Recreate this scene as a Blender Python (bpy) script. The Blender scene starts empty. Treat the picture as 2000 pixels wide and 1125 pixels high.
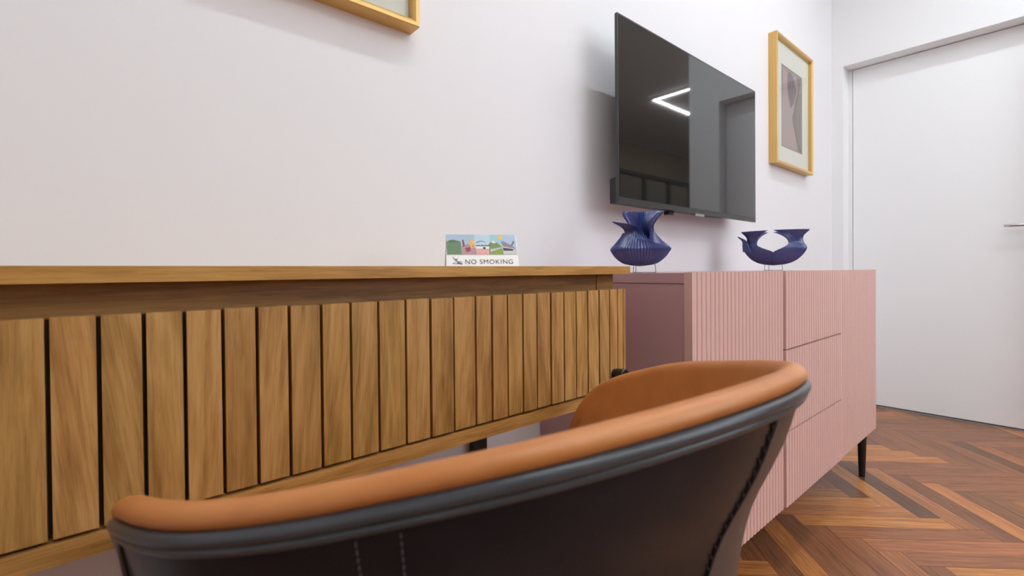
import bpy, bmesh, math, random
from math import sin, cos, pi, radians
from mathutils import Vector, Matrix

random.seed(7)
SC = bpy.context.scene
COL = SC.collection

# ------------------------------------------------------------------ camera
CAM_H = 0.80
yaw, pit, rol = radians(49.0288), radians(0.5619), radians(-0.4987)
cd = bpy.data.cameras.new('camera')
cam = bpy.data.objects.new('camera', cd)
COL.objects.link(cam)
F = Vector((cos(yaw) * cos(pit), sin(yaw) * cos(pit), -sin(pit)))
Dn = Vector((-cos(yaw) * sin(pit), -sin(yaw) * sin(pit), -cos(pit)))
R = Vector((sin(yaw), -cos(yaw), 0))
er = cos(rol) * R - sin(rol) * Dn
ed = sin(rol) * R + cos(rol) * Dn
m = Matrix.Identity(4)
for i in range(3):
    m[i][0] = er[i]
    m[i][1] = -ed[i]
    m[i][2] = -F[i]
m[2][3] = CAM_H
cam.matrix_world = m
cd.sensor_width = 36
cd.lens = 928.25 / 2000 * 36
cd.shift_y = -23.33 / 2000
cd.clip_start = 0.02
cd.dof.use_dof = True
cd.dof.focus_distance = 0.95
cd.dof.aperture_fstop = 8.0
SC.camera = cam

SC.view_settings.view_transform = 'Standard'
SC.view_settings.look = 'None'
SC.view_settings.gamma = 1
SC.view_settings.use_curve_mapping = False
SC.view_settings.exposure = 0.0

SKY = 4.0
w = bpy.data.worlds.new('world')
SC.world = w
w.use_nodes = True
w.node_tree.nodes['Background'].inputs[0].default_value = (0.80, 0.90, 1, 1)
w.node_tree.nodes['Background'].inputs[1].default_value = SKY

LED = 59.0            # strip brightness
LED_FAR = 110.0
CEIL = 2.7
YW = 0.8857           # long wall
XW = 3.2836           # door wall
XL = 3.382            # door leaf


# ------------------------------------------------------------------ materials
def S(r, g, b):
    f = lambda c: (c / 255 / 12.92) if c <= 10 else ((c / 255 + .055) / 1.055) ** 2.4
    return (f(r), f(g), f(b), 1)


def mat(name, col, rough=.5, metal=0, spec=.5, bump=None, coat=0, emit=None):
    mt = bpy.data.materials.new(name)
    mt.use_nodes = True
    nt = mt.node_tree
    b = nt.nodes['Principled BSDF']
    b.inputs['Base Color'].default_value = col
    b.inputs['Roughness'].default_value = rough
    b.inputs['Metallic'].default_value = metal
    b.inputs['Specular IOR Level'].default_value = spec
    b.inputs['Coat Weight'].default_value = coat
    if emit:
        b.inputs['Emission Color'].default_value = emit[0]
        b.inputs['Emission Strength'].default_value = emit[1]
    if bump:
        sc, st, dist = bump
        tc = nt.nodes.new('ShaderNodeTexCoord')
        n = nt.nodes.new('ShaderNodeTexNoise')
        n.inputs['Scale'].default_value = sc
        n.inputs['Detail'].default_value = 5
        bp = nt.nodes.new('ShaderNodeBump')
        bp.inputs['Strength'].default_value = st
        bp.inputs['Distance'].default_value = dist
        nt.links.new(tc.outputs['Object'], n.inputs['Vector'])
        nt.links.new(n.outputs['Fac'], bp.inputs['Height'])
        nt.links.new(bp.outputs['Normal'], b.inputs['Normal'])
    return mt


def ramp(nt, stops):
    r = nt.nodes.new('ShaderNodeValToRGB')
    e = r.color_ramp.elements
    e[0].position, e[0].color = stops[0]
    e[1].position, e[1].color = stops[-1]
    for p, c in stops[1:-1]:
        k = e.new(p)
        k.color = c
    return r


def math_node(nt, op, a, b=None):
    n = nt.nodes.new('ShaderNodeMath')
    n.operation = op
    for i, v in enumerate((a, b)):
        if v is None:
            continue
        if isinstance(v, (int, float)):
            n.inputs[i].default_value = v
        else:
            nt.links.new(v, n.inputs[i])
    return n.outputs[0]


def mixc(nt, mode, fac, a, b):
    n = nt.nodes.new('ShaderNodeMix')
    n.data_type = 'RGBA'
    n.blend_type = mode
    for i, v in ((0, fac), (6, a), (7, b)):
        if isinstance(v, (int, float)):
            n.inputs[i].default_value = v
        elif isinstance(v, tuple):
            n.inputs[i].default_value = v
        else:
            nt.links.new(v, n.inputs[i])
    return n.outputs[2]


def wood(name, cols, axis='Z', rough=.45, vary=.25, streak=1.0, use_uv=False, bump=.25, spec=.4, hue=.008):
    """procedural timber; the grain runs along axis of the object's own space (or U of the UV map)"""
    mt = bpy.data.materials.new(name)
    mt.use_nodes = True
    nt = mt.node_tree
    b = nt.nodes['Principled BSDF']
    tc = nt.nodes.new('ShaderNodeTexCoord')
    if use_uv:
        at = nt.nodes.new('ShaderNodeAttribute')
        at.attribute_name = 'tone'
        rnd = at.outputs['Fac']
        src = tc.outputs['UV']
    else:
        oi = nt.nodes.new('ShaderNodeObjectInfo')
        rnd = oi.outputs['Random']
        src = tc.outputs['Object']
    off = nt.nodes.new('ShaderNodeCombineXYZ')
    nt.links.new(math_node(nt, 'MULTIPLY', rnd, 37.0), off.inputs[0])
    nt.links.new(math_node(nt, 'MULTIPLY', rnd, 91.0), off.inputs[1])
    nt.links.new(math_node(nt, 'MULTIPLY', rnd, 53.0), off.inputs[2])
    add = nt.nodes.new('ShaderNodeVectorMath')
    add.operation = 'ADD'
    nt.links.new(src, add.inputs[0])
    nt.links.new(off.outputs[0], add.inputs[1])
    if not use_uv and axis == 'Z':
        # every board is sawn at its own small angle to the grain
        vr = nt.nodes.new('ShaderNodeVectorRotate')
        vr.rotation_type = 'Y_AXIS'
        wr = nt.nodes.new('ShaderNodeTexWhiteNoise')
        wr.noise_dimensions = '1D'
        nt.links.new(math_node(nt, 'MULTIPLY', rnd, 13.7), wr.inputs['W'])
        nt.links.new(math_node(nt, 'MULTIPLY', math_node(nt, 'SUBTRACT', wr.outputs['Value'], .35), .24), vr.inputs['Angle'])
        nt.links.new(add.outputs[0], vr.inputs['Vector'])
        add = vr
    st = {'X': (.12, 1, 1), 'Y': (1, .12, 1), 'Z': (1, 1, .12)}[axis]

    def scaled(k, sq=1.0):
        mp = nt.nodes.new('ShaderNodeMapping')
        mp.inputs['Scale'].default_value = tuple(k * (s if s == 1 else s * sq) for s in st)
        nt.links.new(add.outputs[0], mp.inputs[0])
        return mp.outputs[0]

    # slow warped growth bands
    n1 = nt.nodes.new('ShaderNodeTexNoise')
    n1.inputs['Scale'].default_value = 1
    n1.inputs['Detail'].default_value = 4
    n1.inputs['Distortion'].default_value = 1.2
    nt.links.new(scaled(34), n1.inputs['Vector'])
    # fine fibres
    n2 = nt.nodes.new('ShaderNodeTexNoise')
    n2.inputs['Scale'].default_value = 1
    n2.inputs['Detail'].default_value = 8
    n2.inputs['Roughness'].default_value = .7
    nt.links.new(scaled(420, .35), n2.inputs['Vector'])
    # rings
    wv = nt.nodes.new('ShaderNodeTexWave')
    wv.wave_type = 'RINGS'
    wv.rings_direction = 'SPHERICAL'
    wv.inputs['Scale'].default_value = 1
    wv.inputs['Distortion'].default_value = 9
    wv.inputs['Detail'].default_value = 3
    wv.inputs['Detail Scale'].default_value = 1.4
    nt.links.new(scaled(22, 1.6), wv.inputs['Vector'])
    f = math_node(nt, 'ADD', math_node(nt, 'MULTIPLY', n1.outputs['Fac'], .7), .15)
    f = math_node(nt, 'ADD', f, math_node(nt, 'MULTIPLY', math_node(nt, 'SUBTRACT', n2.outputs['Fac'], .5), .75 * streak))
    f = math_node(nt, 'ADD', f, math_node(nt, 'MULTIPLY', math_node(nt, 'SUBTRACT', wv.outputs['Fac'], .5), .16 * streak))
    n4 = nt.nodes.new('ShaderNodeTexNoise')
    n4.inputs['Scale'].default_value = 1
    n4.inputs['Detail'].default_value = 6
    n4.inputs['Roughness'].default_value = .65
    n4.inputs['Distortion'].default_value = .6
    nt.links.new(scaled(150, .45), n4.inputs['Vector'])
    f = math_node(nt, 'ADD', f, math_node(nt, 'MULTIPLY', math_node(nt, 'SUBTRACT', n4.outputs['Fac'], .5), .6 * streak))
    rp = ramp(nt, [(.25, cols[0]), (.5, cols[1]), (.75, cols[2])])
    nt.links.new(f, rp.inputs[0])
    out = rp.outputs[0]
    # dark pores
    n3 = nt.nodes.new('ShaderNodeTexNoise')
    n3.inputs['Scale'].default_value = 1
    n3.inputs['Detail'].default_value = 2
    nt.links.new(scaled(900, .25), n3.inputs['Vector'])
    pr = ramp(nt, [(.30, (.45, .45, .45, 1)), (.42, (1, 1, 1, 1))])
    nt.links.new(n3.outputs['Fac'], pr.inputs[0])
    out = mixc(nt, 'MULTIPLY', .32 * streak, out, pr.outputs[0])
    hs = nt.nodes.new('ShaderNodeHueSaturation')
    nt.links.new(out, hs.inputs['Color'])
    wn = nt.nodes.new('ShaderNodeTexWhiteNoise')
    wn.noise_dimensions = '1D'
    nt.links.new(math_node(nt, 'MULTIPLY', rnd, 71.3), wn.inputs['W'])
    v = math_node(nt, 'ADD', math_node(nt, 'MULTIPLY', wn.outputs['Value'], vary), 1 - vary / 2)
    nt.links.new(v, hs.inputs['Value'])
    nt.links.new(math_node(nt, 'ADD', math_node(nt, 'MULTIPLY', rnd, hue), .5 - hue / 2), hs.inputs['Hue'])
    nt.links.new(hs.outputs[0], b.inputs['Base Color'])
    b.inputs['Roughness'].default_value = rough
    b.inputs['Specular IOR Level'].default_value = spec
    bp = nt.nodes.new('ShaderNodeBump')
    bp.inputs['Strength'].default_value = bump
    bp.inputs['Distance'].default_value = .0006
    nt.links.new(n2.outputs['Fac'], bp.inputs['Height'])
    nt.links.new(bp.outputs['Normal'], b.inputs['Normal'])
    return mt


def floor_wood():
    """the tone attribute picks golden, red-brown or grey-brown timber for each plank"""
    mt = wood('herringbone_oak', [S(150, 104, 68), S(192, 140, 97), S(220, 168, 118)], axis='X', rough=.34,
              vary=.2, use_uv=True, bump=.2, spec=.45, streak=.85)
    nt = mt.node_tree
    b = nt.nodes['Principled BSDF']
    src = b.inputs['Base Color'].links[0].from_socket
    at = nt.nodes.new('ShaderNodeAttribute')
    at.attribute_name = 'shade'
    rp = ramp(nt, [(0, S(140, 130, 128)), (.3, S(176, 156, 148)), (.55, S(212, 184, 168)), (.8, S(236, 208, 174)), (1, S(255, 236, 186))])
    nt.links.new(at.outputs['Fac'], rp.inputs[0])
    out = mixc(nt, 'MULTIPLY', 1.0, src, rp.outputs[0])
    nt.links.new(out, b.inputs['Base Color'])
    return mt


def leather(name, c1, c2, rough, bumpd=.0004, sheen=0):
    mt = mat(name, c1, rough)
    nt = mt.node_tree
    b = nt.nodes['Principled BSDF']
    tc = nt.nodes.new('ShaderNodeTexCoord')
    n = nt.nodes.new('ShaderNodeTexNoise')
    n.inputs['Scale'].default_value = 14
    n.inputs['Detail'].default_value = 6
    nt.links.new(tc.outputs['Object'], n.inputs['Vector'])
    rp = ramp(nt, [(.35, c1), (.7, c2)])
    nt.links.new(n.outputs['Fac'], rp.inputs[0])
    nt.links.new(rp.outputs[0], b.inputs['Base Color'])
    v = nt.nodes.new('ShaderNodeTexVoronoi')
    v.inputs['Scale'].default_value = 700
    nt.links.new(tc.outputs['Object'], v.inputs['Vector'])
    bp = nt.nodes.new('ShaderNodeBump')
    bp.inputs['Strength'].default_value = .2
    bp.inputs['Distance'].default_value = bumpd
    nt.links.new(v.outputs['Distance'], bp.inputs['Height'])
    nt.links.new(bp.outputs['Normal'], b.inputs['Normal'])
    return mt


M = {}
M['wall'] = mat('wall_paint', S(232, 229, 231), .75, bump=(220, .08, .0005))
M['wall2'] = mat('wall_paint_door_side', S(238, 237, 238), .75, bump=(220, .08, .0005))
M['ceiling'] = mat('ceiling_paint', S(236, 235, 234), .85)
M['door'] = mat('door_lacquer', S(243, 243, 244), .42)
M['beige'] = mat('beige_wall_paint', S(170, 150, 128), .8)
M['slat'] = wood('mango_wood_upright', [S(136, 95, 47), S(172, 127, 69), S(194, 150, 93)], 'Z', .42, .14)
M['top'] = wood('mango_wood_top', [S(150, 102, 48), S(180, 128, 64), S(198, 148, 84)], 'X', .45, .06)
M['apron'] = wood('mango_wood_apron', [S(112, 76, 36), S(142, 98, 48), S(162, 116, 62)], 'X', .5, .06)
M['rail'] = wood('mango_wood_rail', [S(134, 92, 44), S(174, 124, 66), S(194, 146, 86)], 'X', .45, .06)
M['dark_gap'] = mat('slat_gap_shade', S(46, 32, 20), .8)
M['pink'] = mat('pink_lacquer', S(220, 180, 172), .38, bump=(400, .03, .0003))
M['pink_shaded'] = mat('pink_lacquer_shaded', S(192, 152, 154), .45)  # darker copy of the pink, shade of the side put into the colour
M['black'] = mat('black_metal', S(18, 18, 19), .35, spec=.5)
M['black_matt'] = mat('black_plastic', S(26, 26, 27), .5)
M['chrome'] = mat('brushed_steel', S(190, 188, 185), .25, metal=1)
M['gap'] = mat('shadow_gap_grey', S(120, 118, 116), .7)
M['floor'] = floor_wood()
M['subfloor'] = mat('subfloor', S(50, 34, 24), .9)
M['tan'] = leather('tan_leather', S(180, 110, 54), S(201, 130, 70), .42)
M['dark_leather'] = leather('charcoal_leather', S(23, 25, 31), S(33, 34, 41), .32)
M['brown_leather'] = leather('grey_brown_leather', S(80, 70, 66), S(94, 82, 76), .45)
M['pipe'] = leather('charcoal_piping', S(60, 62, 66), S(72, 74, 78), .30)
M['thread'] = mat('dark_thread', S(30, 26, 28), .6)
M['thread_l'] = mat('grey_thread', S(96, 94, 98), .6)
M['gold'] = mat('gold_leaf', S(214, 174, 104), .36, metal=.4, bump=(60, .25, .001))
M['mat'] = mat('mat_board', S(244, 242, 230), .8)
M['blue'] = mat('blue_ceramic', S(47, 58, 118), .27, spec=.85)
M['inside'] = mat('sideboard_gap_shade', S(110, 76, 76), .8)  # dark pink for the dividers, shade of the front gaps painted in
M['wire'] = mat('steel_wire', S(110, 100, 90), .35, metal=.8)
M['card'] = mat('white_card', S(252, 252, 250), .6)
M['ink'] = mat('grey_ink', S(92, 92, 98), .6)
M['led'] = mat('led_strip', (1, 1, 1, 1), .5, emit=((.86, .95, 1, 1), LED))
M['led_far'] = mat('led_strip_far', (1, 1, 1, 1), .5, emit=((.95, .97, 1, 1), LED_FAR))
M['bezel'] = mat('tv_bezel', S(52, 52, 52), .35)


def screen_mat():
    mt = mat('tv_screen', S(26, 26, 25), .03)
    b = mt.node_tree.nodes['Principled BSDF']
    b.inputs['IOR'].default_value = 1.75
    b.inputs['Specular IOR Level'].default_value = .5
    return mt


M['screen'] = screen_mat()


def glass_mat():
    mt = bpy.data.materials.new('frame_glass')
    mt.use_nodes = True
    nt = mt.node_tree
    nt.nodes.remove(nt.nodes['Principled BSDF'])
    o = nt.nodes['Material Output']
    mx = nt.nodes.new('ShaderNodeMixShader')
    fr = nt.nodes.new('ShaderNodeFresnel')
    fr.inputs[0].default_value = 1.35
    t = nt.nodes.new('ShaderNodeBsdfTransparent')
    g = nt.nodes.new('ShaderNodeBsdfGlossy')
    g.inputs['Roughness'].default_value = .02
    nt.links.new(fr.outputs[0], mx.inputs[0])
    nt.links.new(t.outputs[0], mx.inputs[1])
    nt.links.new(g.outputs[0], mx.inputs[2])
    nt.links.new(mx.outputs[0], o.inputs[0])
    return mt


M['glass'] = glass_mat()


# ------------------------------------------------------------------ mesh helpers
def link(name, me, mt=None, parent=None):
    o = bpy.data.objects.new(name, me)
    COL.objects.link(o)
    if mt:
        for x in (mt if isinstance(mt, list) else [mt]):
            me.materials.append(x)
    if parent:
        o.parent = parent
    return o


def obj(name, bm, mt, parent=None, smooth=False, bevel=0, seg=2):
    if bevel:
        es = [e for e in bm.edges if len(e.link_faces) == 2 and e.calc_face_angle(0) > .6]
        bmesh.ops.bevel(bm, geom=es, offset=bevel, segments=seg, affect='EDGES', profile=.5)
    bmesh.ops.recalc_face_normals(bm, faces=bm.faces)
    me = bpy.data.meshes.new(name)
    bm.to_mesh(me)
    bm.free()
    if smooth:
        for f in me.polygons:
            f.use_smooth = True
    return link(name, me, mt, parent)


def box(bm, x0, x1, y0, y1, z0, z1):
    vs = [bm.verts.new((x, y, z)) for z in (z0, z1) for y in (y0, y1) for x in (x0, x1)]
    fs = []
    for q in ((0, 2, 3, 1), (4, 5, 7, 6), (0, 1, 5, 4), (2, 6, 7, 3), (0, 4, 6, 2), (1, 3, 7, 5)):
        fs.append(bm.faces.new([vs[i] for i in q]))
    return fs


def boxobj(name, x0, x1, y0, y1, z0, z1, mt, parent=None, bevel=0):
    bm = bmesh.new()
    box(bm, x0, x1, y0, y1, z0, z1)
    return obj(name, bm, mt, parent, bevel=bevel)


def prism(bm, pts, z0, z1):
    a = [bm.verts.new((x, y, z0)) for x, y in pts]
    b = [bm.verts.new((x, y, z1)) for x, y in pts]
    n = len(pts)
    bm.faces.new(a[::-1])
    top = bm.faces.new(b)
    for i in range(n):
        bm.faces.new((a[i], a[(i + 1) % n], b[(i + 1) % n], b[i]))
    return top


def tube(bm, pts, r, n=8, closed=False, cap=True):
    pts = [Vector(p) for p in pts]
    N = len(pts)
    rings = []
    prev = None
    for i, p in enumerate(pts):
        a = pts[i - 1] if i or closed else pts[0]
        b = pts[(i + 1) % N] if i < N - 1 or closed else pts[-1]
        t = (b - a).normalized()
        if prev is None:
            up = Vector((0, 0, 1)) if abs(t.z) < .9 else Vector((1, 0, 0))
            u = t.cross(up).normalized()
        else:
            u = (prev - t * prev.dot(t)).normalized()
        prev = u
        v = t.cross(u)
        rr = r[i] if isinstance(r, (list, tuple)) else r
        rings.append([bm.verts.new(p + (u * cos(2 * pi * k / n) + v * sin(2 * pi * k / n)) * rr) for k in range(n)])
    L = N if closed else N - 1
    for i in range(L):
        A, B = rings[i], rings[(i + 1) % N]
        for k in range(n):
            bm.faces.new((A[k], A[(k + 1) % n], B[(k + 1) % n], B[k]))
    if cap and not closed:
        bm.faces.new(rings[0][::-1])
        bm.faces.new(rings[-1])


def grid(bm, rows, closed_u=False):
    V = [[bm.verts.new(p) for p in r] for r in rows]
    for i in range(len(V) - 1):
        n = len(V[i])
        for j in range(n if closed_u else n - 1):
            k = (j + 1) % n
            bm.faces.new((V[i][j], V[i][k], V[i + 1][k], V[i + 1][j]))
    return V


def thing(name, label, cat, loc=(0, 0, 0), group=None):
    o = bpy.data.objects.new(name, None)
    COL.objects.link(o)
    o.location = loc
    o.empty_display_size = .05
    tag(o, label, cat, group)
    return o


def tag(o, label, cat, group=None):
    o['label'] = label
    o['category'] = cat
    if group:
        o['group'] = group
    return o


def struct(o):
    o['kind'] = 'structure'
    return o


def place(parent):
    """children were built in world space: keep them there under an Empty that is not at the origin"""
    mi = Matrix.Translation(parent.location).inverted()
    for c in parent.children:
        c.matrix_parent_inverse = mi


# ------------------------------------------------------------------ room shell
X0, X1, Y0 = -1.6, 8.2, -2.6
YC = -0.222           # outer corner of the door wall
JL, JR = 0.8270, 0.0  # door recess sides
ZD = 1.9742
struct(boxobj('wall_left', X0 - .1, XL + .1, YW, YW + .1, -.05, CEIL, M['wall']))
bm = bmesh.new()
box(bm, XW, XL + .05, JL, YW, -.05, CEIL)
box(bm, XW, XL + .05, JR, JL, ZD, CEIL)
box(bm, XW, XL + .05, YC, JR, -.05, CEIL)
struct(obj('wall_right', bm, M['wall2']))
struct(boxobj('wall_hall_side', XL + .05, X1, YC, YC + .1, -.05, CEIL, M['wall2']))
WX0, WX1, WZ0, WZ1 = .9, 3.1, 1.0, 2.4      # unseen window added behind the camera as soft daylight fill
bm = bmesh.new()
box(bm, X0, WX0, Y0 - .1, Y0, -.05, CEIL)
box(bm, WX1, X1, Y0 - .1, Y0, -.05, CEIL)
box(bm, WX0, WX1, Y0 - .1, Y0, -.05, WZ0)
box(bm, WX0, WX1, Y0 - .1, Y0, WZ1, CEIL)
struct(obj('wall_back', bm, M['beige']))
wn = bpy.data.objects.new('fill_window_1', None)
COL.objects.link(wn)
wn.location = ((WX0 + WX1) / 2, Y0, WZ0)
struct(wn)
for x in (WX0, (WX0 + WX1) / 2 - .025, WX1 - .05):
    boxobj('fill_window_post', x, x + .05, Y0 - .08, Y0 - .03, WZ0, WZ1, M['card'], wn)
for z in (WZ0, WZ1 - .05):
    boxobj('fill_window_rail', WX0 + .05, WX1 - .05, Y0 - .08, Y0 - .03, z, z + .05, M['card'], wn)
place(wn)
pl = bpy.data.lights.new('fill_window_portal', 'AREA')
pl.shape = 'RECTANGLE'
pl.size, pl.size_y = WX1 - WX0, WZ1 - WZ0
pl.cycles.is_portal = True
po = bpy.data.objects.new('fill_window_portal', pl)
COL.objects.link(po)
po.location = ((WX0 + WX1) / 2, Y0 - .09, (WZ0 + WZ1) / 2)
po.rotation_euler = (pi / 2, 0, 0)
struct(boxobj('wall_far_left', X0 - .1, X0, Y0 - .1, YW, -.05, CEIL, M['wall']))
struct(boxobj('wall_far_right', X1, X1 + .1, Y0 - .1, YC + .1, -.05, CEIL, M['beige']))
struct(boxobj('ceiling', X0 - .1, X1 + .1, Y0 - .1, YW + .1, CEIL, CEIL + .1, M['ceiling']))

# door leaf with lever handle
dr = bpy.data.objects.new('door_1', None)
COL.objects.link(dr)
dr.location = (XL, .4, 0)
struct(dr)
leaf = boxobj('door_leaf', XL, XL + .04, JR + .004, .8052 - .003, .012, ZD - .004, M['door'], dr, bevel=.0012)
jamb = boxobj('door_jamb', XL, XL + .048, .8052, JL, 0.0, ZD, M['wall2'], dr)
gap_sheet = boxobj('door_gap_shade', XL + .008, XL + .045, JR, .8052, 0.004, ZD, M['gap'], dr)  # grey sheet behind the leaf, gap shadow put into its colour
bm = bmesh.new()
hy = .1767 - .105
tube(bm, [(XL - .045, .1767, 1.0015), (XL - .047, .15, 1.0015), (XL - .047, hy + .02, 1.0015), (XL - .045, hy + .006, 1.0015), (XL - .036, hy, 1.0015), (XL, hy, 1.0015)],
     [.0055, .0068, .0075, .0085, .0085, .0085], 12)
handle = obj('door_handle', bm, M['chrome'], dr, smooth=True)
handle['label'] = 'slim brushed steel lever handle'
bm = bmesh.new()
tube(bm, [(XL - .006, hy, 1.0015), (XL, hy, 1.0015)], .025, 24)
obj('handle_rose', bm, M['chrome'], handle, smooth=False)
place(dr)

# ------------------------------------------------------------------ herringbone floor
W_, L_ = 0.0652, 0.4564
q2 = 2 ** .5


def clip(poly, a, b, c):
    """keep a*x+b*y<=c"""
    out = []
    for i in range(len(poly)):
        p, q = poly[i], poly[(i + 1) % len(poly)]
        dp, dq = a * p[0] + b * p[1] - c, a * q[0] + b * q[1] - c
        if dp <= 0:
            out.append(p)
        if (dp < 0 < dq) or (dq < 0 < dp):
            t = dp / (dp - dq)
            out.append((p[0] + (q[0] - p[0]) * t, p[1] + (q[1] - p[1]) * t))
    return out


def area(p):
    return abs(sum(p[i][0] * p[(i + 1) % len(p)][1] - p[(i + 1) % len(p)][0] * p[i][1] for i in range(len(p)))) / 2


floor = struct(boxobj('floor', X0 - .1, X1 + .1, Y0 - .1, YW + .05, -.06, -.012, M['subfloor']))
A0, B0 = 1.058, 1.797          # upper right corner of one plank (a,b axes)
G = .0005


def plank_faces(bm, rect, regions, tone, shade):
    (a0, a1, b0, b1), alongA = rect
    toxy = lambda a, b: ((a + b) / q2, (b - a) / q2)
    n = 0
    for (xa, xb, ya, yb) in regions:
        P = [toxy(a0 + G, b0 + G), toxy(a1 - G, b0 + G), toxy(a1 - G, b1 - G), toxy(a0 + G, b1 - G)]
        for (A, B, C) in ((1, 0, xb), (-1, 0, -xa), (0, 1, yb), (0, -1, -ya)):
            P = clip(P, A, B, C)
            if len(P) < 3:
                break
        if len(P) < 3 or area(P) < 2e-4:
            continue
        if sum(P[i][0] * P[(i + 1) % len(P)][1] - P[(i + 1) % len(P)][0] * P[i][1] for i in range(len(P))) < 0:
            P = P[::-1]
        f0 = len(bm.faces)
        prism(bm, P, -.012, random.uniform(-.0002, .0001))
        bm.faces.ensure_lookup_table()
        uv = bm.loops.layers.uv.verify()
        tl = bm.faces.layers.float.get('tone') or bm.faces.layers.float.new('tone')
        sl = bm.faces.layers.float.get('shade') or bm.faces.layers.float.new('shade')
        bm.faces.ensure_lookup_table()
        for f in bm.faces[f0:]:
            f[tl] = tone
            f[sl] = shade
            for lo in f.loops:
                x, y, z = lo.vert.co
                a, b = (x - y) / q2, (x + y) / q2
                lo[uv].uv = (a - a0, b - b0) if alongA else (b - b0, a - a0)
        n += 1
    return n


REG = [(X0, XW, Y0, YW), (XW, X1, Y0, YC), (XW, XL, JR, JL)]
SHADES = {(0, 0, 'A'): .7, (1, 0, 'A'): .88, (2, 0, 'A'): .78, (3, 0, 'A'): .9, (4, 0, 'A'): .45, (5, 0, 'A'): .55, (6, 0, 'A'): .42,
          (7, 0, 'A'): 1, (0, -1, 'A'): .9, (3, 0, 'B'): .22, (4, 0, 'B'): .35, (5, 0, 'B'): .4, (2, 0, 'B'): .75, (1, 0, 'B'): .15, (0, 0, 'B'): .3,
          (0, 1, 'B'): .3, (1, 1, 'B'): .12, (2, 1, 'B'): .88, (3, 1, 'B'): 0, (4, 1, 'B'): .62, (5, 1, 'B'): .3, (6, 1, 'B'): .78, (7, 1, 'B'): .25,
          (8, 1, 'B'): .32, (0, 1, 'A'): .98, (1, 1, 'A'): .8, (2, 1, 'A'): .82, (3, 1, 'A'): .42, (4, 1, 'A'): .4, (5, 1, 'A'): .45, (6, 1, 'A'): .4,
          (6, 2, 'B'): .02, (5, 2, 'B'): .38, (7, 2, 'B'): .6, (4, 2, 'B'): .25, (3, 2, 'B'): .36, (2, 2, 'B'): .32}
near, far = [], []
for i in range(-110, 110):
    for j in range(-12, 14):
        ar, bt = A0 + i * W_ + j * L_, B0 - i * W_ + j * L_
        for kind in 'AB':
            if kind == 'A':
                rect = (ar - L_, ar, bt - W_, bt)
            else:
                rect = (ar - L_ - W_, ar - L_, bt - L_, bt)
            cx = ((rect[0] + rect[1]) + (rect[2] + rect[3])) / 2 / q2
            cy = ((rect[2] + rect[3]) - (rect[0] + rect[1])) / 2 / q2
            if cx < X0 - .3 or cx > X1 + .3 or cy < Y0 - .3 or cy > YW + .3:
                continue
            rr = random.Random(i * 1000 + j * 7 + (kind == 'B') * 500009)
            tone = rr.random()
            r0 = rr.random()
            shade = .12 + .5 * r0 if r0 < .72 else .62 + .38 * rr.random()
            shade = SHADES.get((i, j, kind), shade)
            it = ((rect, kind == 'A'), tone, shade, (i, j, kind))
            if .95 < cx < 3.6 and -.35 < cy < 1.0:
                near.append(it)
            else:
                far.append(it)
for rect, tone, shade, key in near:
    bm = bmesh.new()
    if plank_faces(bm, rect, REG, tone, shade):
        bmesh.ops.recalc_face_normals(bm, faces=bm.faces)
        me = bpy.data.meshes.new('plank')
        bm.to_mesh(me)
        o = link('plank', me, M['floor'], floor)
    bm.free()
bm = bmesh.new()
for rect, tone, shade, key in far:
    plank_faces(bm, rect, REG, tone, shade)
o = obj('floor_planking', bm, M['floor'], floor)
o['kind'] = 'stuff'

# ------------------------------------------------------------------ ceiling lights (aluminium channel with opal strip)


def led_run(name, pts, m_led, label, width=.03):
    t = thing(name, label, 'ceiling light', (pts[0][0], pts[0][1], CEIL))
    ch, st = bmesh.new(), bmesh.new()
    for (xa, ya), (xb, yb) in zip(pts[:-1], pts[1:]):
        h = width / 2
        x0, x1 = min(xa, xb) - h, max(xa, xb) + h
        y0, y1 = min(ya, yb) - h, max(ya, yb) + h
        box(ch, x0 - .004, x1 + .004, y0 - .004, y1 + .004, CEIL - .02, CEIL)
        box(st, x0, x1, y0, y1, CEIL - .024, CEIL - .0205)
    obj('channel', ch, M['card'], t)
    obj('diffuser', st, m_led, t)
    place(t)
    return t


led_run('strip_light', [(.1, .13), (2.6, .13), (2.6, -1.6), (.1, -1.6), (.1, .13)], M['led'],
        'rectangular ceiling strip light above the desk and pink sideboard', .036)
led_run('strip_light', [(4.66, -.35), (4.66, -1.37), (7.6, -1.37)], M['led_far'],
        'white strip light bent in a V, mirrored in the dark screen', .022)
led_run('strip_light', [(.1, -2.3), (3.2, -2.3)], M['led'], 'unseen straight strip light along the back wall, added for more light from above', .036)  # added run out of view, strengthens the light from above

# ------------------------------------------------------------------ wardrobe seen mirrored in the screen
wd = thing('wardrobe', 'tall dull beige wardrobe with dark posts, seen only mirrored in the screen', 'wardrobe', (6.3, Y0 + .3, 0))
M['ward'] = mat('wardrobe_front', S(120, 112, 98), .6)
M['ward_d'] = mat('wardrobe_post', S(48, 44, 38), .6)
boxobj('carcass', 4.9, 8.0, Y0 + .02, Y0 + .5, 0.002, 2.05, M['ward'], wd)
boxobj('top_rail', 4.88, 8.02, Y0 + .02, Y0 + .53, 2.05, 2.09, M['ward_d'], wd)
for k in range(6):
    boxobj('post', 4.9 + k * .6, 4.96 + k * .6, Y0 + .5, Y0 + .53, 0.002, 2.05, M['ward_d'], wd)
place(wd)

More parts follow.
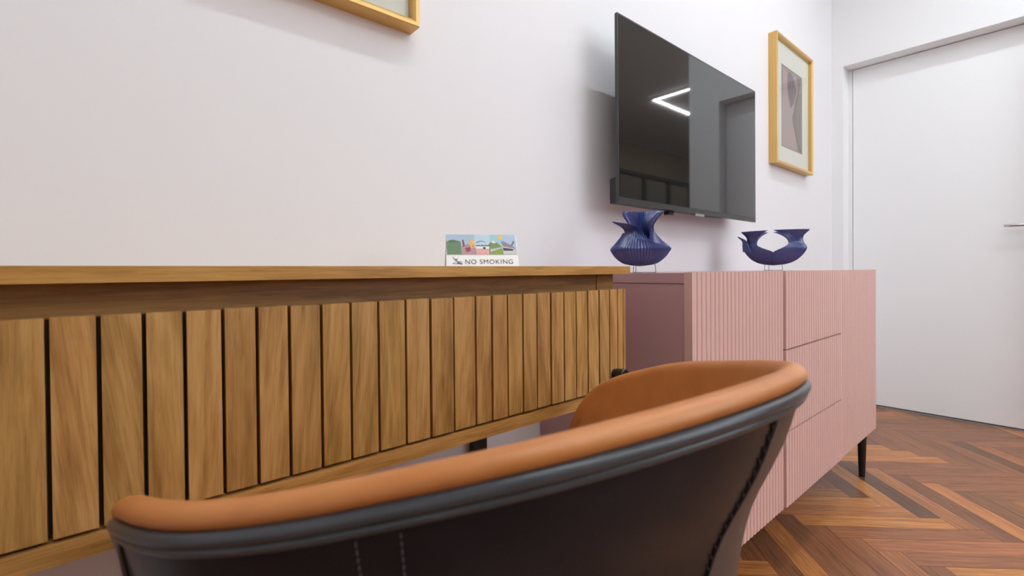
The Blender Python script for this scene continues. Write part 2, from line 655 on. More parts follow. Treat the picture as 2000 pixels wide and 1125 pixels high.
# ------------------------------------------------------------------ desk
YD, ZT, ZTB, ZS1, ZS0, ZR = .51, .8074, .7937, .7671, .5942, .5742
XD0, XD1 = -.47, .7271
dk = thing('desk', 'mango wood wall desk with upright slatted drawer fronts, behind the leather chair', 'desk', (.13, .69, 0))
boxobj('tabletop', XD0, XD1, YD, YW - .003, ZTB, ZT, M['top'], dk, bevel=.0012)
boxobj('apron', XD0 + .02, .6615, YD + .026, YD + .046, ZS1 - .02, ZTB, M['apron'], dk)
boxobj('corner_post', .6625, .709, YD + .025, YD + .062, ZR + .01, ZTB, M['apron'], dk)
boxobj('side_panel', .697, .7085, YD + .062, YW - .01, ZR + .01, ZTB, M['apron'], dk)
boxobj('side_panel', XD0 + .01, XD0 + .025, YD + .02, YW - .01, ZR + .01, ZTB, M['apron'], dk)
boxobj('slat_backing', XD0 + .03, .690, YD + .0135, YD + .024, ZS0 - .001, ZS1 - .002, M['dark_gap'], dk)  # dark sheet behind the slats, its colour stands for shade in the gaps
# bottom board: front edge shows as a band, under the slats
bm = bmesh.new()
prism(bm, [(XD0, YD), (.655, YD), (.690, YD + .003), (.712, YD + .007), (.7271, YD + .011), (.7271, YW - .01), (XD0, YW - .01)], ZR, ZS0 - .0028)
obj('bottom_board', bm, M['rail'], dk, bevel=.001)
xs = [-.0311, -.0011, .0281, .0567, .0863, .115, .1445, .1761, .2079, .2404, .275, .3087, .3431, .3783, .4058, .434, .4631,
      .4915, .521, .55, .5789, .6082, .6372, .6656]
xs = [xs[0] - .0296 * k for k in range(14, 0, -1)] + xs
random.seed(11)


def slat(x0, x1, y0, y1, parent):
    """upright slat from (x0,y0) to (x1,y1) in plan, lips eased"""
    g = .0016
    d = Vector((x1 - x0, y1 - y0, 0))
    Ln = d.length
    ang = math.atan2(d.y, d.x)
    bm = bmesh.new()
    dy = random.uniform(-.0005, .0005)
    box(bm, g, Ln - g, dy, .0125, .0012, ZS1 - ZS0 + random.uniform(-.0006, .0004))
    o = obj('slat', bm, M['slat'], parent, bevel=.0011)
    o.location = Vector((x0, y0, ZS0)) - parent.location
    o.rotation_euler = (0, 0, ang)
    return o


place(dk)
for a, b in zip(xs[:-1], xs[1:]):
    slat(a, b, YD, YD, dk)
x, y = xs[-1], YD
for wd_, an in ((.0255, 5), (.0215, 10), (.0145, 16)):
    nx, ny = x + wd_ * cos(radians(an)), y + wd_ * sin(radians(an))
    slat(x, nx, y, ny, dk)
    x, y = nx, ny
# black pull on the right drawer
bm = bmesh.new()
tube(bm, [(.679, .5145, .619), (.679, .505, .619), (.679, .489, .619), (.679, .487, .619)], [.008, .0105, .0118, .0105], 24)
k = obj('drawer_knob', bm, M['black'], None, smooth=False)
k.parent = dk
k.matrix_parent_inverse = Matrix.Translation(dk.location).inverted()
# legs
for (lx, ly) in ((.633, .853), (.655, .545), (-.42, .853), (-.42, .545)):
    bm = bmesh.new()
    box(bm, lx, lx + .028, ly, ly + .028, 0.001, ZR)
    o = obj('leg', bm, M['black'], dk, bevel=.001)
    o.matrix_parent_inverse = Matrix.Translation(dk.location).inverted()

# ------------------------------------------------------------------ pink sideboard
YS, SX0, SX1, SZ0, SZ1 = .462, .8595, 2.2574, .184, .795
TH = .017
sb = thing('sideboard', 'dusty pink fluted sideboard on thin black legs, under the television', 'sideboard', (1.56, .67, 0))
boxobj('top', SX0, SX1, YS + TH, YW - .002, SZ1 - .0215, SZ1 - .001, M['pink_shaded'], sb, bevel=.0008)
boxobj('side_panel', SX0 + .0012, SX0 + .018, YS + TH + .0008, YW - .002, SZ0, SZ1 - .0225, M['pink_shaded'], sb, bevel=.0006)
boxobj('side_panel', SX1 - .018, SX1, YS + TH, YW - .002, SZ0, SZ1 - .0225, M['pink_shaded'], sb, bevel=.0006)
boxobj('bottom_panel', SX0 + .018, SX1 - .018, YS + TH + .004, YW - .002, SZ0 + .001, SZ0 + .02, M['pink_shaded'], sb)
boxobj('back_panel', SX0 + .018, SX1 - .018, YW - .01, YW - .003, SZ0 + .02, SZ1 - .0225, M['pink_shaded'], sb)
boxobj('divider', 1.315, 1.340, YS + TH + .003, YW - .011, SZ0 + .02, SZ1 - .0225, M['inside'], sb)
boxobj('divider', 1.80, 1.812, YS + TH + .003, YW - .011, SZ0 + .02, SZ1 - .0225, M['inside'], sb)


def fluted(name, x0, x1, z0, z1, n, parent, YS=YS):
    """panel whose face is milled in n rounded ribs"""
    bm = bmesh.new()
    p = (x1 - x0) / n
    prof = [(x0, YS + TH), (x0, YS + .0006)]
    for k in range(n):
        a = x0 + k * p
        prof += ([(a + p * .03, YS + .0040)] if k else [(a + p * .03, YS + .0002)]) + [(a + p * .16, YS + .0004), (a + p * .35, YS), (a + p * .65, YS), (a + p * .84, YS + .0004), (a + p * .98, YS + .0040)]
    prof += [(x1, YS + TH)]
    prism(bm, prof, z0, z1)
    return obj(name, bm, M['pink'], parent)


NF = 25
C1, C2 = 1.3287, 1.806
fluted('door', SX0, C1 - .0085, SZ0, SZ1, NF, sb)
fluted('door', C2 + .0012, SX1, SZ0, SZ1, NF - 1, sb)
for za, zb in ((SZ0, .3763), (.3803, .5895), (.5935, SZ1)):
    fluted('drawer', C1 + .0012, C2 - .0012, za, zb, NF, sb, YS - .0028)
for (lx, ly) in ((SX1 - .05, YS + .035), (SX0 + .05, YS + .035), (SX1 - .05, YW - .05), (SX0 + .05, YW - .05)):
    bm = bmesh.new()
    tube(bm, [(lx, ly, SZ0), (lx, ly, SZ0 - .012), (lx, ly, .01), (lx, ly, .0)], [.0165, .016, .0105, .0100], 20)
    obj('leg', bm, M['black'], sb, smooth=False)
place(sb)

# ------------------------------------------------------------------ television
tv = thing('television', 'flat black television on the wall above the pink sideboard', 'television', (1.5, YW, 1.24))
TX0, TX1, TZ0, TZ1, TY = 1.0612, 1.9454, .984, 1.4955, .7809
boxobj('bezel', TX0, TX1, TY, TY + .009, TZ0, TZ1, M['bezel'], tv, bevel=.0015)
boxobj('screen', TX0 + .004, TX1 - .004, TY - .0006, TY + .002, TZ0 + .016, TZ1 - .004, M['screen'], tv)
boxobj('back_cover', TX0 + .02, TX1 - .02, TY + .009, TY + .022, TZ0 + .02, TZ1 - .02, M['black_matt'], tv, bevel=.003)
bm = bmesh.new()
vs = []
for x0, x1, y, z0, z1 in ((TX0 + .003, TX1 - .26, TY + .009, TZ0 - .001, TZ0 + .072), (TX0 + .010, TX1 - .30, TY + .036, TZ0 + .001, TZ0 + .068)):
    vs.append([bm.verts.new((x, y, z)) for x, z in ((x0, z0), (x1, z0), (x1, z1), (x0, z1))])
bm.faces.new(vs[0][::-1])
bm.faces.new(vs[1])
for i in range(4):
    bm.faces.new((vs[0][i], vs[0][(i + 1) % 4], vs[1][(i + 1) % 4], vs[1][i]))
obj('rear_housing', bm, M['black_matt'], tv, bevel=.004)
boxobj('wall_mount', 1.36, 1.64, TY + .022, YW, 1.12, 1.36, M['black'], tv)
bm = bmesh.new()
box(bm, 1.475, 1.535, TY - .0005, TY + .012, TZ0 - .006, TZ0 + .001)
obj('indicator_strip', bm, M['chrome'], tv, bevel=.002)['label'] = 'small silver badge strip'
boxobj('sensor_foot', 1.335, 1.362, TY + .012, TY + .03, TZ0 - .012, TZ0 - .0005, M['black'], tv, bevel=.003)
place(tv)

# ------------------------------------------------------------------ picture frames
FY = .8473


def frame(name, x0, x1, z0, z1, label, art):
    t = thing(name, label, 'picture', ((x0 + x1) / 2, YW, z0))
    fw = .014
    bm = bmesh.new()
    prof = [(0, YW), (0, FY + .0015), (.0015, FY), (fw * .6, FY), (fw, FY + .004), (fw, YW)]   # (inset, y)
    cor = [(x0, z0, 1, 1), (x1, z0, -1, 1), (x1, z1, -1, -1), (x0, z1, 1, -1)]
    rings = [[bm.verts.new((cx + sx * i, y, cz + sz * i)) for (i, y) in prof] for (cx, cz, sx, sz) in cor]
    for a in range(4):
        A, B = rings[a], rings[(a + 1) % 4]
        for k in range(len(prof) - 1):
            bm.faces.new((A[k], B[k], B[k + 1], A[k + 1]))
    obj('frame_moulding', bm, M['gold'], t)
    my = FY + .02
    ax0, ax1, az0, az1 = x0 + .105, x1 - .105, z0 + .095, z1 - .115
    bm = bmesh.new()
    o = [(x0 + fw, z0 + fw), (x1 - fw, z0 + fw), (x1 - fw, z1 - fw), (x0 + fw, z1 - fw)]
    n = [(ax0, az0), (ax1, az0), (ax1, az1), (ax0, az1)]
    r = [[bm.verts.new((x, y, z)) for x, z in q] for q, y in ((o, my + .002), (o, my), (n, my), (n, my + .002))]
    for a, b in zip(r[:-1], r[1:]):
        for i in range(4):
            bm.faces.new((a[i], a[(i + 1) % 4], b[(i + 1) % 4], b[i]))
    obj('mat_board', bm, M['mat'], t)
    boxobj('artwork', x0 + fw + .002, x1 - fw - .002, my + .0022, my + .006, z0 + fw + .002, z1 - fw - .002, art, t)
    bm = bmesh.new()
    bm.faces.new([bm.verts.new((x, my - .004, z)) for x, z in ((x0 + fw, z0 + fw), (x1 - fw, z0 + fw), (x1 - fw, z1 - fw), (x0 + fw, z1 - fw))])
    obj('glass_pane', bm, M['glass'], t)
    return t, (ax0, ax1, az0, az1, my)


M['paper'] = mat('mauve_paper', S(172, 158, 152), .8, bump=(90, .1, .0005))
M['wash1'] = mat('rose_wash', S(196, 176, 170), .8)
M['wash2'] = mat('grey_wash', S(146, 132, 132), .8)
M['wash3'] = mat('taupe_wash', S(158, 146, 134), .8)
M['line'] = mat('charcoal_line', S(96, 86, 88), .8)
f2, (ax0, ax1, az0, az1, my) = frame('picture_frame', 2.3537, 2.8401, 1.2917, 1.8932,
                                     'gold box frame with a pale abstract drawing, between television and door', M['paper'])
aw, ah = ax1 - ax0, az1 - az0
artw = [q for q in f2.children if q.name.startswith('artwork')][0]
P = lambda u, v, k=0: (ax0 + u * aw, my + .0021 - .0002 * k, az0 + v * ah)


def flat(name, polys, mt, parent, k=0):
    bm = bmesh.new()
    for poly in polys:
        bm.faces.new([bm.verts.new(P(u, v, k)) for u, v in poly])
    return obj(name, bm, mt, parent)


flat('pale_wash', [[(.10, .98), (.06, .6), (.02, .3), (.05, .02), (.78, .02), (.66, .22), (.52, .40), (.62, .56), (.74, .72), (.80, .93), (.62, .97), (.45, .8), (.3, .95)]], M['wash1'], artw, 0)
flat('grey_wash', [[(.30, .93), (.44, .98), (.62, .90), (.74, .78), (.6, .6), (.44, .52), (.36, .62), (.30, .75)]], M['wash2'], artw, 1)
flat('taupe_wash', [[(.72, .72), (.98, .80), (.98, .02), (.82, .02), (.70, .2), (.58, .4), (.66, .56)]], M['wash3'], artw, 1)
bm = bmesh.new()
ln = [(.80, .97), (.86, .88), (.84, .78), (.76, .68), (.68, .58), (.62, .48), (.55, .41), (.62, .30), (.72, .20), (.82, .10), (.95, .02)]
for (a, b) in zip(ln[:-1], ln[1:]):
    p, q = Vector(P(*a, 2)), Vector(P(*b, 2))
    d = (q - p).normalized()
    nn = Vector((-d.z, 0, d.x)) * .0024
    bm.faces.new([bm.verts.new(v) for v in (p - nn, q - nn, q + nn, p + nn)])
obj('drawn_line', bm, M['line'], artw)
place(f2)
f1, _ = frame('picture_frame', .4952 - .4864, .4952, 1.2940, 1.8955, 'gold box frame cut off by the top of the photo, above the wooden desk', M['paper'])
place(f1)

# ------------------------------------------------------------------ folded card
CX, CY = .5165, .677
ct = thing('tent_card', 'small white folded card reading NO SMOKING, standing on the wooden desk', 'sign', (CX, CY, ZT))
ct.rotation_euler = (0, 0, radians(-29))
HW, HC, DB = .0630, .0580, .019    # half width, height, half depth at foot
bm = bmesh.new()
rows = []
for (y, z) in ((-DB, .0006), (0, HC), (DB, .0006)):
    rows.append([(-HW * (1 + .02 * (1 - z / HC)), y, z), (HW * (1 + .02 * (1 - z / HC)), y, z)])
grid(bm, rows)
o = obj('folded_card', bm, M['card'], ct)
sm = o.modifiers.new('th', 'SOLIDIFY')
sm.thickness = .0006
tilt = math.atan2(DB, HC)


def onface(u, v, k=1):
    """u,v in metres on the sloping front face, k layers proud"""
    y = -DB + DB * v / HC - .00045 - .00012 * k
    return (u, y, .0006 + v)


def face_poly(parent, name, items):
    bm = bmesh.new()
    mats, idx = [], {}
    for lay, colr, pts in items:
        if colr not in idx:
            idx[colr] = len(mats)
            mats.append(mat('print_%d_%d_%d' % colr, S(*colr), .6))
        f = bm.faces.new([bm.verts.new(onface(u, v, lay)) for u, v in pts])
        f.material_index = idx[colr]
    me = bpy.data.meshes.new(name)
    bm.normal_update()
    bm.to_mesh(me)
    bm.free()
    return link(name, me, mats, parent)


def Q(px, py):
    """print coordinates from the card artwork (0..137 wide, 0..62 high, y down)"""
    return ((px - 68.5) / 137 * 2 * HW * .995, (62 - py) / 62 * HC)


def poly(lay, c, *pts):
    return (lay, c, [Q(*p) for p in pts])


it = [poly(1, (176, 200, 222), (0, 0), (53, 0), (53, 38), (0, 38)),
      poly(2, (110, 140, 108), (0, 14), (6, 11), (13, 10), (20, 12), (27, 13), (29, 38), (1, 38)),
      poly(3, (96, 120, 100), (3, 12), (13, 10), (20, 12), (24, 14), (6, 16)),
      poly(2, (190, 150, 158), (29, 22), (40, 18), (55, 24), (58, 38), (30, 38)),
      poly(3, (150, 92, 100), (30, 10), (33, 10), (35, 22), (31, 24)),
      poly(3, (150, 84, 96), (35, 26), (45, 24), (46, 31), (38, 34)),
      poly(3, (244, 190, 100), (46, 7), (50, 10), (54, 20), (53, 26), (47, 26), (44, 16)),
      poly(4, (235, 140, 90), (49, 20), (53, 20), (52, 25), (49, 25)),
      poly(1, (196, 222, 236), (53, 0), (84, 0), (84, 22), (55, 22)),
      poly(2, (150, 160, 180), (56, 15), (62, 12), (68, 11.5), (74, 14), (76, 16), (66, 13.5), (58, 17)),
      poly(2, (110, 130, 146), (56, 20), (84, 20), (84, 22.5), (56, 22.5)),
      poly(2, (242, 244, 244), (56, 22.5), (84, 22.5), (84, 28), (56, 28)),
      poly(2, (236, 176, 170), (56, 27), (84, 27), (84, 38), (57, 38)),
      poly(3, (70, 84, 100), (70, 24), (75, 24), (75, 28), (70, 28)),
      poly(1, (172, 212, 222), (84, 0), (110, 0), (110, 38), (84, 38)),
      poly(2, (134, 150, 96), (82, 18), (86, 14), (92, 13), (99, 16), (108, 24), (108, 38), (82, 38)),
      poly(3, (240, 240, 236), (86, 14), (91, 12), (97, 15), (91, 17)),
      poly(3, (190, 206, 204), (84, 28), (107, 24), (108, 26), (84, 34)),
      poly(3, (146, 166, 80), (84, 36), (108, 27), (110, 38), (84, 38)),
      poly(3, (250, 196, 70), (100, 4), (104, 2), (108, 3), (108, 10), (103, 9)),
      poly(1, (184, 206, 232), (110, 0), (135, 0), (137, 38), (110, 38)),
      poly(2, (150, 140, 150), (106, 12), (112, 13), (132, 24), (134, 29), (109, 23)),
      poly(2, (226, 214, 216), (108, 22), (130, 26), (134, 30), (109, 30)),
      poly(3, (74, 70, 92), (109, 25), (130, 28), (128, 31), (110, 31)),
      poly(2, (120, 120, 140), (125, 20), (131, 11), (133, 14), (128, 22)),
      poly(2, (212, 214, 212), (110, 31), (137, 31), (137, 38), (110, 38))]
face_poly(ct, 'printed_picture', it)
# crossed-out cigarette mark
ic = [poly(1, (100, 100, 106), (11, 53.5), (26, 53.5), (26, 56), (11, 56)),
      poly(2, (240, 240, 238), (12, 54.2), (19, 54.2), (19, 55.3), (12, 55.3)),
      poly(1, (100, 100, 106), (27, 53), (28.5, 53), (28.5, 57), (27, 57)),
      poly(3, (100, 100, 106), (10, 43.5), (11, 42.8), (27, 56.5), (26.2, 57.5)),
      poly(1, (100, 100, 106), (17, 49.5), (20, 45), (21, 45.6), (18, 50)),
      poly(1, (100, 100, 106), (14, 50), (17, 46), (18, 46.5), (15, 50.5)),
      poly(1, (100, 100, 106), (20, 51), (27.5, 51.4), (27.5, 52.4), (20, 52))]
face_poly(ct, 'printed_symbol', ic)
tx = bpy.data.curves.new('lettering', 'FONT')
tx.body = 'NO SMOKING'
tx.size = .0112
tx.space_character = 1.12
tx.extrude = .00005
txo = bpy.data.objects.new('lettering', tx)
COL.objects.link(txo)
bpy.context.view_layer.update()
dg = bpy.context.evaluated_depsgraph_get()
me = bpy.data.meshes.new_from_object(txo.evaluated_get(dg))
bpy.data.objects.remove(txo)
xsn = [v.co.x for v in me.vertices]
u0, v0 = Q(34.5, 56.2)
u1, v1 = Q(127, 56.2)
sx = (u1 - u0) / (max(xsn) - min(xsn))
ys_ = [v.co.y for v in me.vertices]
sy = (8.6 / 62 * HC) / (max(ys_) - min(ys_))
for v in me.vertices:
    u = u0 + (v.co.x - min(xsn)) * sx
    vv = v0 + (v.co.y - min(ys_)) * sy
    p = onface(u, vv, 1)
    v.co = Vector((p[0], p[1] - v.co.z * .3, p[2]))
me.name = 'lettering'
me.materials.clear()
link('lettering', me, M['ink'], ct)['label'] = 'grey lettering NO SMOKING'


# ------------------------------------------------------------------ pleated ceramics


def lerp(tab, t):
    for (a, va), (b, vb) in zip(tab[:-1], tab[1:]):
        if t <= b:
            s = (t - a) / (b - a)
            return va + (vb - va) * s
    return tab[-1][1]


def smoothtab(tab, t):
    """monotone-ish smooth interpolation (Catmull-Rom on x-sorted table)"""
    n = len(tab)
    for i in range(n - 1):
        if t <= tab[i + 1][0] or i == n - 2:
            a, b = tab[i], tab[i + 1]
            h = b[0] - a[0]
            s = min(1, max(0, (t - a[0]) / h))
            p, q = tab[max(0, i - 1)], tab[min(n - 1, i + 2)]
            m0 = (b[1] - p[1]) / (b[0] - p[0]) * h
            m1 = (q[1] - a[1]) / (q[0] - a[0]) * h
            return (2 * s ** 3 - 3 * s ** 2 + 1) * a[1] + (s ** 3 - 2 * s ** 2 + s) * m0 + (-2 * s ** 3 + 3 * s ** 2) * b[1] + (s ** 3 - s ** 2) * m1


def pleated(name, th0, dtab, rtab, ztab, sy, pleats, amp, parent, nt=36, off=(0, 0), lean=(0, 0), t0=.0, skew=0):
    """sheet around a vertical axis; half-angle, radius and height are tables of t (foot to lip)"""
    half = max(v for _, v in dtab)
    ns = max(24, int(pleats * 6 * half / 180))
    rows = []
    for i in range(nt + 1):
        t = t0 + (1 - t0) * i / nt
        D = radians(smoothtab(dtab, t))
        r, z = smoothtab(rtab, t), smoothtab(ztab, t)
        row = []
        for j in range(ns + 1):
            s = -1 + 2 * j / ns
            th = radians(th0 + skew * t) + s * D
            ph = (j % 6) / 6
            tri = abs(ph - .5) * 4 - 1
            rr = r + amp * tri * min(1, r / .03)
            zz = z + (amp * .7 * tri if i == nt else 0)
            row.append((off[0] + rr * cos(th) + lean[0] * t * t, off[1] + rr * sin(th) * sy + lean[1] * t * t, zz))
        rows.append(row)
    bm = bmesh.new()
    grid(bm, rows)
    o = obj(name, bm, M['blue'], parent, smooth=False)
    md = o.modifiers.new('th', 'SOLIDIFY')
    md.thickness = .0016
    md.offset = 0
    return o


def stand(t, feet, top, r=.0009):
    bm = bmesh.new()
    for (x, y) in feet:
        tube(bm, [(x * .93, y * .93, top), (x, y, r)], r, 6)
    tube(bm, [(x, y, r) for x, y in feet], r, 6, closed=True)
    return obj('wire_stand', bm, M['wire'], t)


v1 = thing('pleated_vase', 'tall blue pleated ceramic vase, left one on the pink sideboard', 'vase', (.992, .668, SZ1 - .001), 'blue pleated ceramics on the sideboard')
v1.rotation_euler = (0, 0, yaw - pi / 2 - radians(15))   # its x axis runs across the view
ZB = .0165


def wrapped(name, th_a, th_b, prof, z0, rimtab, flaretab, pleats, amp, parent, cx=0, dr=0, sy=.78, nt=30):
    # sheet of revolution cut along a wandering rim: rimtab gives lip height and flaretab lip flare for each angle
    ns = int(pleats * 6 * (th_b - th_a) / 360)
    rows = []
    for i in range(nt + 1):
        t = i / nt
        row = []
        for j in range(ns + 1):
            deg = th_a + (th_b - th_a) * j / ns
            zr = smoothtab(rimtab, deg)
            z = z0 + (zr - z0) * t
            r = smoothtab(prof, z) + dr + smoothtab(flaretab, deg) * max(0, (t - .6) / .4) ** 2
            tri = abs((j % 6) / 6 - .5) * 4 - 1
            r += amp * tri * min(1, r / .03) * (1 + 2.2 * t ** 4)
            zz = ZB + z + (amp * .8 * tri if i == nt else 0)
            a = radians(deg)
            row.append((cx + r * cos(a), r * sin(a) * sy, zz))
        rows.append(row)
    bm = bmesh.new()
    grid(bm, rows)
    o = obj(name, bm, M['blue'], parent)
    md = o.modifiers.new('th', 'SOLIDIFY')
    md.thickness = .0015
    md.offset = 0
    return o


PB = [(0, .003), (.004, .030), (.010, .044), (.022, .058), (.034, .066), (.041, .0685), (.050, .061), (.060, .052), (.070, .043), (.082, .035), (.095, .032), (.115, .034), (.14, .040)]
wrapped('bowl', -180, 180, PB, 0, [(-180, .080), (-150, .078), (-120, .072), (-90, .064), (-60, .055), (-30, .046), (-8, .042), (15, .060), (50, .078), (90, .080), (180, .080)],
        [(-180, 0), (180, 0)], 58, .0012, v1)
wrapped('left_petal', 110, 298, PB, .032, [(110, .090), (150, .103), (180, .108), (215, .104), (250, .097), (275, .088), (298, .062)],
        [(110, .010), (150, .024), (185, .030), (215, .026), (250, .012), (275, .004), (298, 0)], 56, .0013, v1, cx=-.001, dr=-.003)
wrapped('back_petal', -78, 185, PB, .036, [(-78, .050), (-55, .078), (-35, .104), (-10, .125), (20, .132), (60, .136), (110, .137), (150, .134), (185, .118)],
        [(-78, 0), (-50, .004), (-20, .012), (0, .016), (60, .020), (120, .018), (185, .008)], 56, .0014, v1, cx=.004, dr=-.0055)
stand(v1, [(-.0154, -.018), (.0368, -.016), (-.0100, .020)], ZB + .007)

v2 = thing('pleated_bowl', 'low blue pleated ceramic crescent with two flared horns, right one on the pink sideboard', 'bowl',
           (1.846, .680, SZ1), 'blue pleated ceramics on the sideboard')
v2.rotation_euler = (0, 0, yaw - pi / 2 - radians(30))
ZB = .019
RT = [(0, .003), (.12, .040), (.26, .069), (.42, .093), (.56, .103), (.70, .093), (.84, .093), (1, .112)]
ZTb = [(0, ZB), (.12, ZB + .005), (.26, ZB + .017), (.42, ZB + .040), (.56, ZB + .062), (.70, ZB + .083), (.84, ZB + .103), (1, ZB + .124)]
RTL = [(a, r * .95) for a, r in RT]
pleated('left_horn', 180, [(0, 91), (.40, 91), (.47, 88), (.56, 68), (.66, 52), (.80, 54), (1, 80)], RTL, ZTb, .5, 110, .0006, v2, off=(.002, .004))
pleated('right_horn', 0, [(0, 91), (.40, 91), (.47, 88), (.56, 72), (.66, 60), (.80, 63), (1, 90)], RT, ZTb, .5, 110, .0006, v2)
pleated('side_fin', 200, [(0, 24), (.5, 16), (.8, 9), (1, 2)],
        [(0, .098), (.4, .100), (.7, .102), (1, .121)],
        [(0, ZB + .050), (.4, ZB + .070), (.7, ZB + .090), (1, ZB + .106)], .5, 110, .0005, v2)
stand(v2, [(-.0286, -.014), (.0295, -.014), (-.015, .016)], ZB + .004)

# ------------------------------------------------------------------ tub chair
ch = thing('tub_chair', 'tan and charcoal leather tub chair in the foreground, back to the viewer', 'chair', (.28, .33, 0))
c = dict(cx=.2796, cy=.3156, phi=radians(2.1161), a=.2778, b=.219, n=1.7887, L=.1314, tap=-.0028, z0=.7314, z1=.6865, z2=.6307, lz=-.0126)


def rim_pt(s):
    """s in [-1.35, 1.35]; |s|<.7 back curve, .7-1 arm, beyond 1 the arm front dropping to the seat"""
    k, sg = abs(s), (1 if s >= 0 else -1)
    if k < .7:
        t = k / .7 * pi / 2
        l = c['a'] * sin(t) ** (2 / c['n'])
        f = -c['b'] * max(0, cos(t)) ** (2 / c['n'])
        z = c['z0'] + (c['z1'] - c['z0']) * (1 - cos(2 * t)) / 2
    elif k <= 1:
        q = (k - .7) / .3
        l = c['a'] - c['tap'] * q * q
        f = c['L'] * q
        z = c['z1'] + (c['z2'] - c['z1']) * q
    else:
        q = (k - 1) / .35
        l = c['a'] - c['tap'] - .030 * q * q
        f = c['L'] + smoothtab([(0, 0), (.3, .032), (.65, .062), (1, .072)], q)
        z = smoothtab([(0, c['z2']), (.3, c['z2'] - .026), (.65, .540), (1, .462)], q)
    if sg < 0:
        z += c['lz'] * min(1, max(0, (k - .35) / .4)) * (1 if k < 1 else max(0, 1 - (k - 1) / .35))
    l *= sg
    sp, cp = sin(c['phi']), cos(c['phi'])
    return Vector((c['cx'] + l * cp + f * sp, c['cy'] - l * sp + f * cp, z))


# resample by arc length and smooth
raw = [rim_pt(-1.35 + 2.7 * i / 1200) for i in range(1201)]
acc = [0]
for a, b in zip(raw[:-1], raw[1:]):
    acc.append(acc[-1] + (b - a).length)
NS = 220
rim = []
j = 0
for i in range(NS + 1):
    d = acc[-1] * i / NS
    while j < len(raw) - 2 and acc[j + 1] < d:
        j += 1
    q = (d - acc[j]) / max(1e-9, acc[j + 1] - acc[j])
    rim.append(raw[j].lerp(raw[j + 1], q))
for _ in range(40):
    rim = [rim[0]] + [(rim[i - 1] + rim[i] * 2 + rim[i + 1]) / 4 for i in range(1, NS)] + [rim[-1]]
for i in range(NS + 1):
    rim[i].z -= .006 * math.exp(-((i - 168) / 13) ** 2)
tang = [(rim[min(NS, i + 1)] - rim[max(0, i - 1)]).normalized() for i in range(NS + 1)]
outw = []
for t in tang:
    h = Vector((t.x, t.y, 0)).normalized()
    outw.append(Vector((h.y, -h.x, 0)))       # outward, left to right round the back
upv = [o_.cross(t).normalized() for o_, t in zip(outw, tang)]
upv = [u if u.z > 0 or abs(u.z) < .05 and u.y > 0 else -u for u in upv]
CC = Vector((c['cx'] + .02 * sin(c['phi']), c['cy'] + .02, 0))
FT = [(0, 0), (.045, .012), (.096, .032), (.152, .042), (.194, .043), (.24, .044), (.30, .052)]
ZBASE = .415


def shell(i, z, inset=0):
    p = rim[i]
    dl = p.z - z
    off = smoothtab(FT, max(0, dl)) + inset
    q = p - outw[i] * off
    return Vector((q.x, q.y, z))


def loc(i, a, u):
    """a outward, u up, in the rim's own cross-section plane"""
    return rim[i] + outw[i] * a + upv[i] * u


for k_ in ('dark_leather', 'brown_leather'):
    M[k_].node_tree.nodes['Principled BSDF'].inputs['Specular IOR Level'].default_value = .22
# tan inner leather: rolled edge, then down the inside to the seat
prof = [(-.003, -.0015), (-.0005, .0012), (.0, .0038), (-.0015, .0064), (-.0045, .0084), (-.0085, .0092), (-.0125, .0082), (-.0160, .0052), (-.0185, .0005), (-.0200, -.006)]
rows = [[loc(i, a, u) for i in range(NS + 1)] for a, u in prof]
for k in range(1, 13):
    row = []
    for i in range(NS + 1):
        ztop = rows[len(prof) - 1][i].z
        z = ztop + (.445 - ztop) * k / 12
        p = shell(i, min(z, rim[i].z - .001), .0195)
        row.append(Vector((p.x, p.y, z)))
    rows.append(row)
bm = bmesh.new()
grid(bm, rows)
o = obj('inner_shell', bm, M['tan'], ch, smooth=True)
o['label'] = 'tan leather inside with rolled top edge'
# charcoal piping: two cords
for nm, a, u, r in (('piping', -.0015, -.0042, .0036), ('piping', -.0025, -.0098, .0026)):
    bm = bmesh.new()
    tube(bm, [loc(i, a, u) for i in range(0, NS + 1)], r, 10)
    obj(nm, bm, M['pipe'], ch, smooth=True)
# outer shell in three panels: two side panels and the back panel


def at_rim(fi):
    i = max(0, min(NS - 1, int(fi)))
    q = fi - i
    return i, q


def shell_f(fi, z, inset=0):
    i, q = at_rim(fi)
    return shell(i, z, inset).lerp(shell(i + 1, z, inset), q)


def top_f(fi):
    i, q = at_rim(fi)
    return loc(i, -.0065, -.0115).z * (1 - q) + loc(i + 1, -.0065, -.0115).z * q


SEAM_L = (33, 34)        # rim index at the top and at the foot of each seam
SEAM_R = (111.5, 104)
NR = 18


def on_shell(fi, t, dz=0):
    zt = top_f(fi)
    i, q = at_rim(fi)
    st = loc(i, -.0045, -.0112).lerp(loc(i + 1, -.0045, -.0112), q)
    p = shell_f(fi, zt + (ZBASE - zt) * t - dz, .0045)
    d0 = st - shell_f(fi, zt, .0045)
    return p + Vector((d0.x, d0.y, 0)) * (1 - t) ** 1.5


def outer(name, lo, hi, mt, ncol):
    rows = []
    for k in range(NR + 1):
        t = k / NR
        ia, ib = lo[0] + (lo[1] - lo[0]) * t, hi[0] + (hi[1] - hi[0]) * t
        row = []
        for j in range(ncol + 1):
            fi = ia + (ib - ia) * j / ncol
            zt = top_f(fi)
            row.append(on_shell(fi, t))
        rows.append(row)
    for f_, dz in ((.12, -.012), (.35, -.02), (.8, -.022)):
        rows.append([Vector((p.x + (CC.x - p.x) * f_, p.y + (CC.y - p.y) * f_, ZBASE + dz)) for p in rows[NR]])
    bm = bmesh.new()
    grid(bm, rows)
    return obj(name, bm, mt, ch, smooth=True)


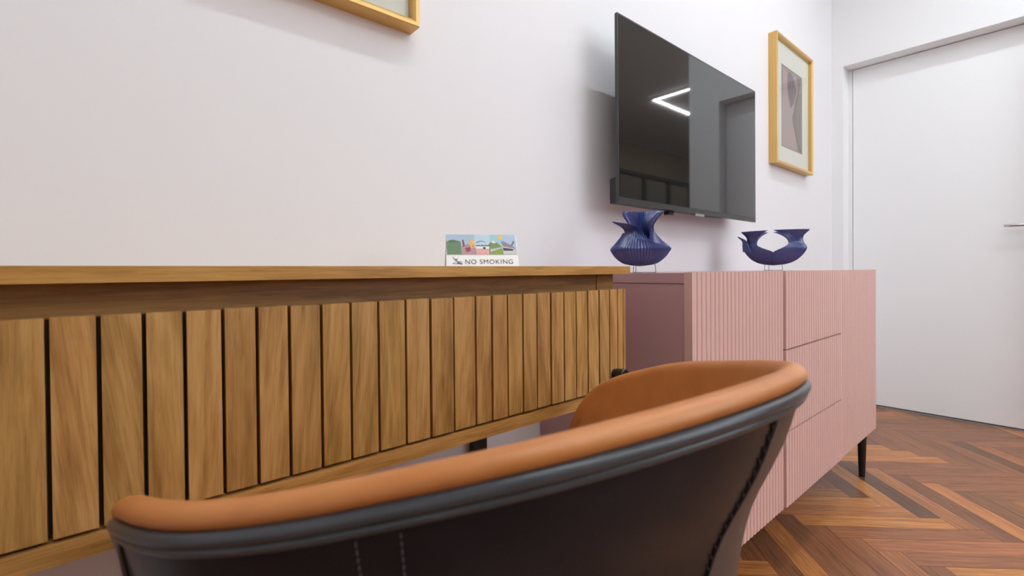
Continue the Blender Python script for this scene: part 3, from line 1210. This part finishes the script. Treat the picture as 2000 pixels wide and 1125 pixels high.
outer('side_panel', (0, 0), SEAM_L, M['dark_leather'], 30)
outer('side_panel', SEAM_R, (NS, NS), M['brown_leather'], 50)['label'] = 'grey-brown leather side panel'
backp = outer('back_panel', SEAM_L, SEAM_R, M['dark_leather'], 90)
backp['label'] = 'charcoal leather back panel'


def stitches(seam, n, mt, r, off, dash=.6, lean=0):
    bm = bmesh.new()
    pts = []
    for k in range(n):
        pr = []
        for kk, ln_ in ((k, 0), (k + dash, lean)):
            t = kk / n
            fi = seam[0] + (seam[1] - seam[0]) * t + off + ln_
            i, q = at_rim(fi)
            pr.append(on_shell(fi, .015 + .985 * t) + outw[i] * .0006)
        tube(bm, pr, r, 5)
    return obj('stitching', bm, mt, backp)


def welt(seam, mt, r, off):
    bm = bmesh.new()
    pts = []
    for k in range(25):
        t = k / 24
        fi = seam[0] + (seam[1] - seam[0]) * t + off
        i, q = at_rim(fi)
        pts.append(on_shell(fi, t) + outw[i] * .0002)
    tube(bm, pts, r, 6)
    return obj('seam', bm, mt, backp, smooth=True)


welt(SEAM_R, M['dark_leather'], .0016, 0)
stitches(SEAM_R, 44, M['thread'], .0007, -1.0, lean=.8)
stitches((75, 76), 70, M['thread_l'], .00035, 0)
stitches((78, 78.6), 70, M['thread_l'], .00035, 0)
# seat cushion
bm = bmesh.new()
idx = [i for i in range(6, NS - 5, 3)]
base = [shell(i, .44, .03) for i in idx]
cen = sum(base, Vector()) / len(base)
ring = []
for f_, z in ((.55, .43), (.97, .432), (1.0, .45), (.97, .468), (.88, .477), (.5, .482), (.12, .483)):
    ring.append([(cen.x + (p.x - cen.x) * f_, cen.y + (p.y - cen.y) * f_, z) for p in base])
V = grid(bm, ring, closed_u=True)
bm.faces.new(V[0][::-1])
bm.faces.new(V[-1])
obj('seat_cushion', bm, M['tan'], ch, smooth=True)
# legs and base plate
bm = bmesh.new()
tube(bm, [(CC.x, CC.y, .378), (CC.x, CC.y, .394)], .12, 32)
obj('base_plate', bm, M['black'], ch)
for sx_, sy_ in ((1, 1), (1, -1), (-1, 1), (-1, -1)):
    bm = bmesh.new()
    tube(bm, [(CC.x + sx_ * .075, CC.y + sy_ * .07, .385), (CC.x + sx_ * .13, CC.y + sy_ * .12, .36), (CC.x + sx_ * .2, CC.y + sy_ * .18, .009)], [.013, .012, .008], 14)
    obj('leg', bm, M['black'], ch, smooth=True)
place(ch)
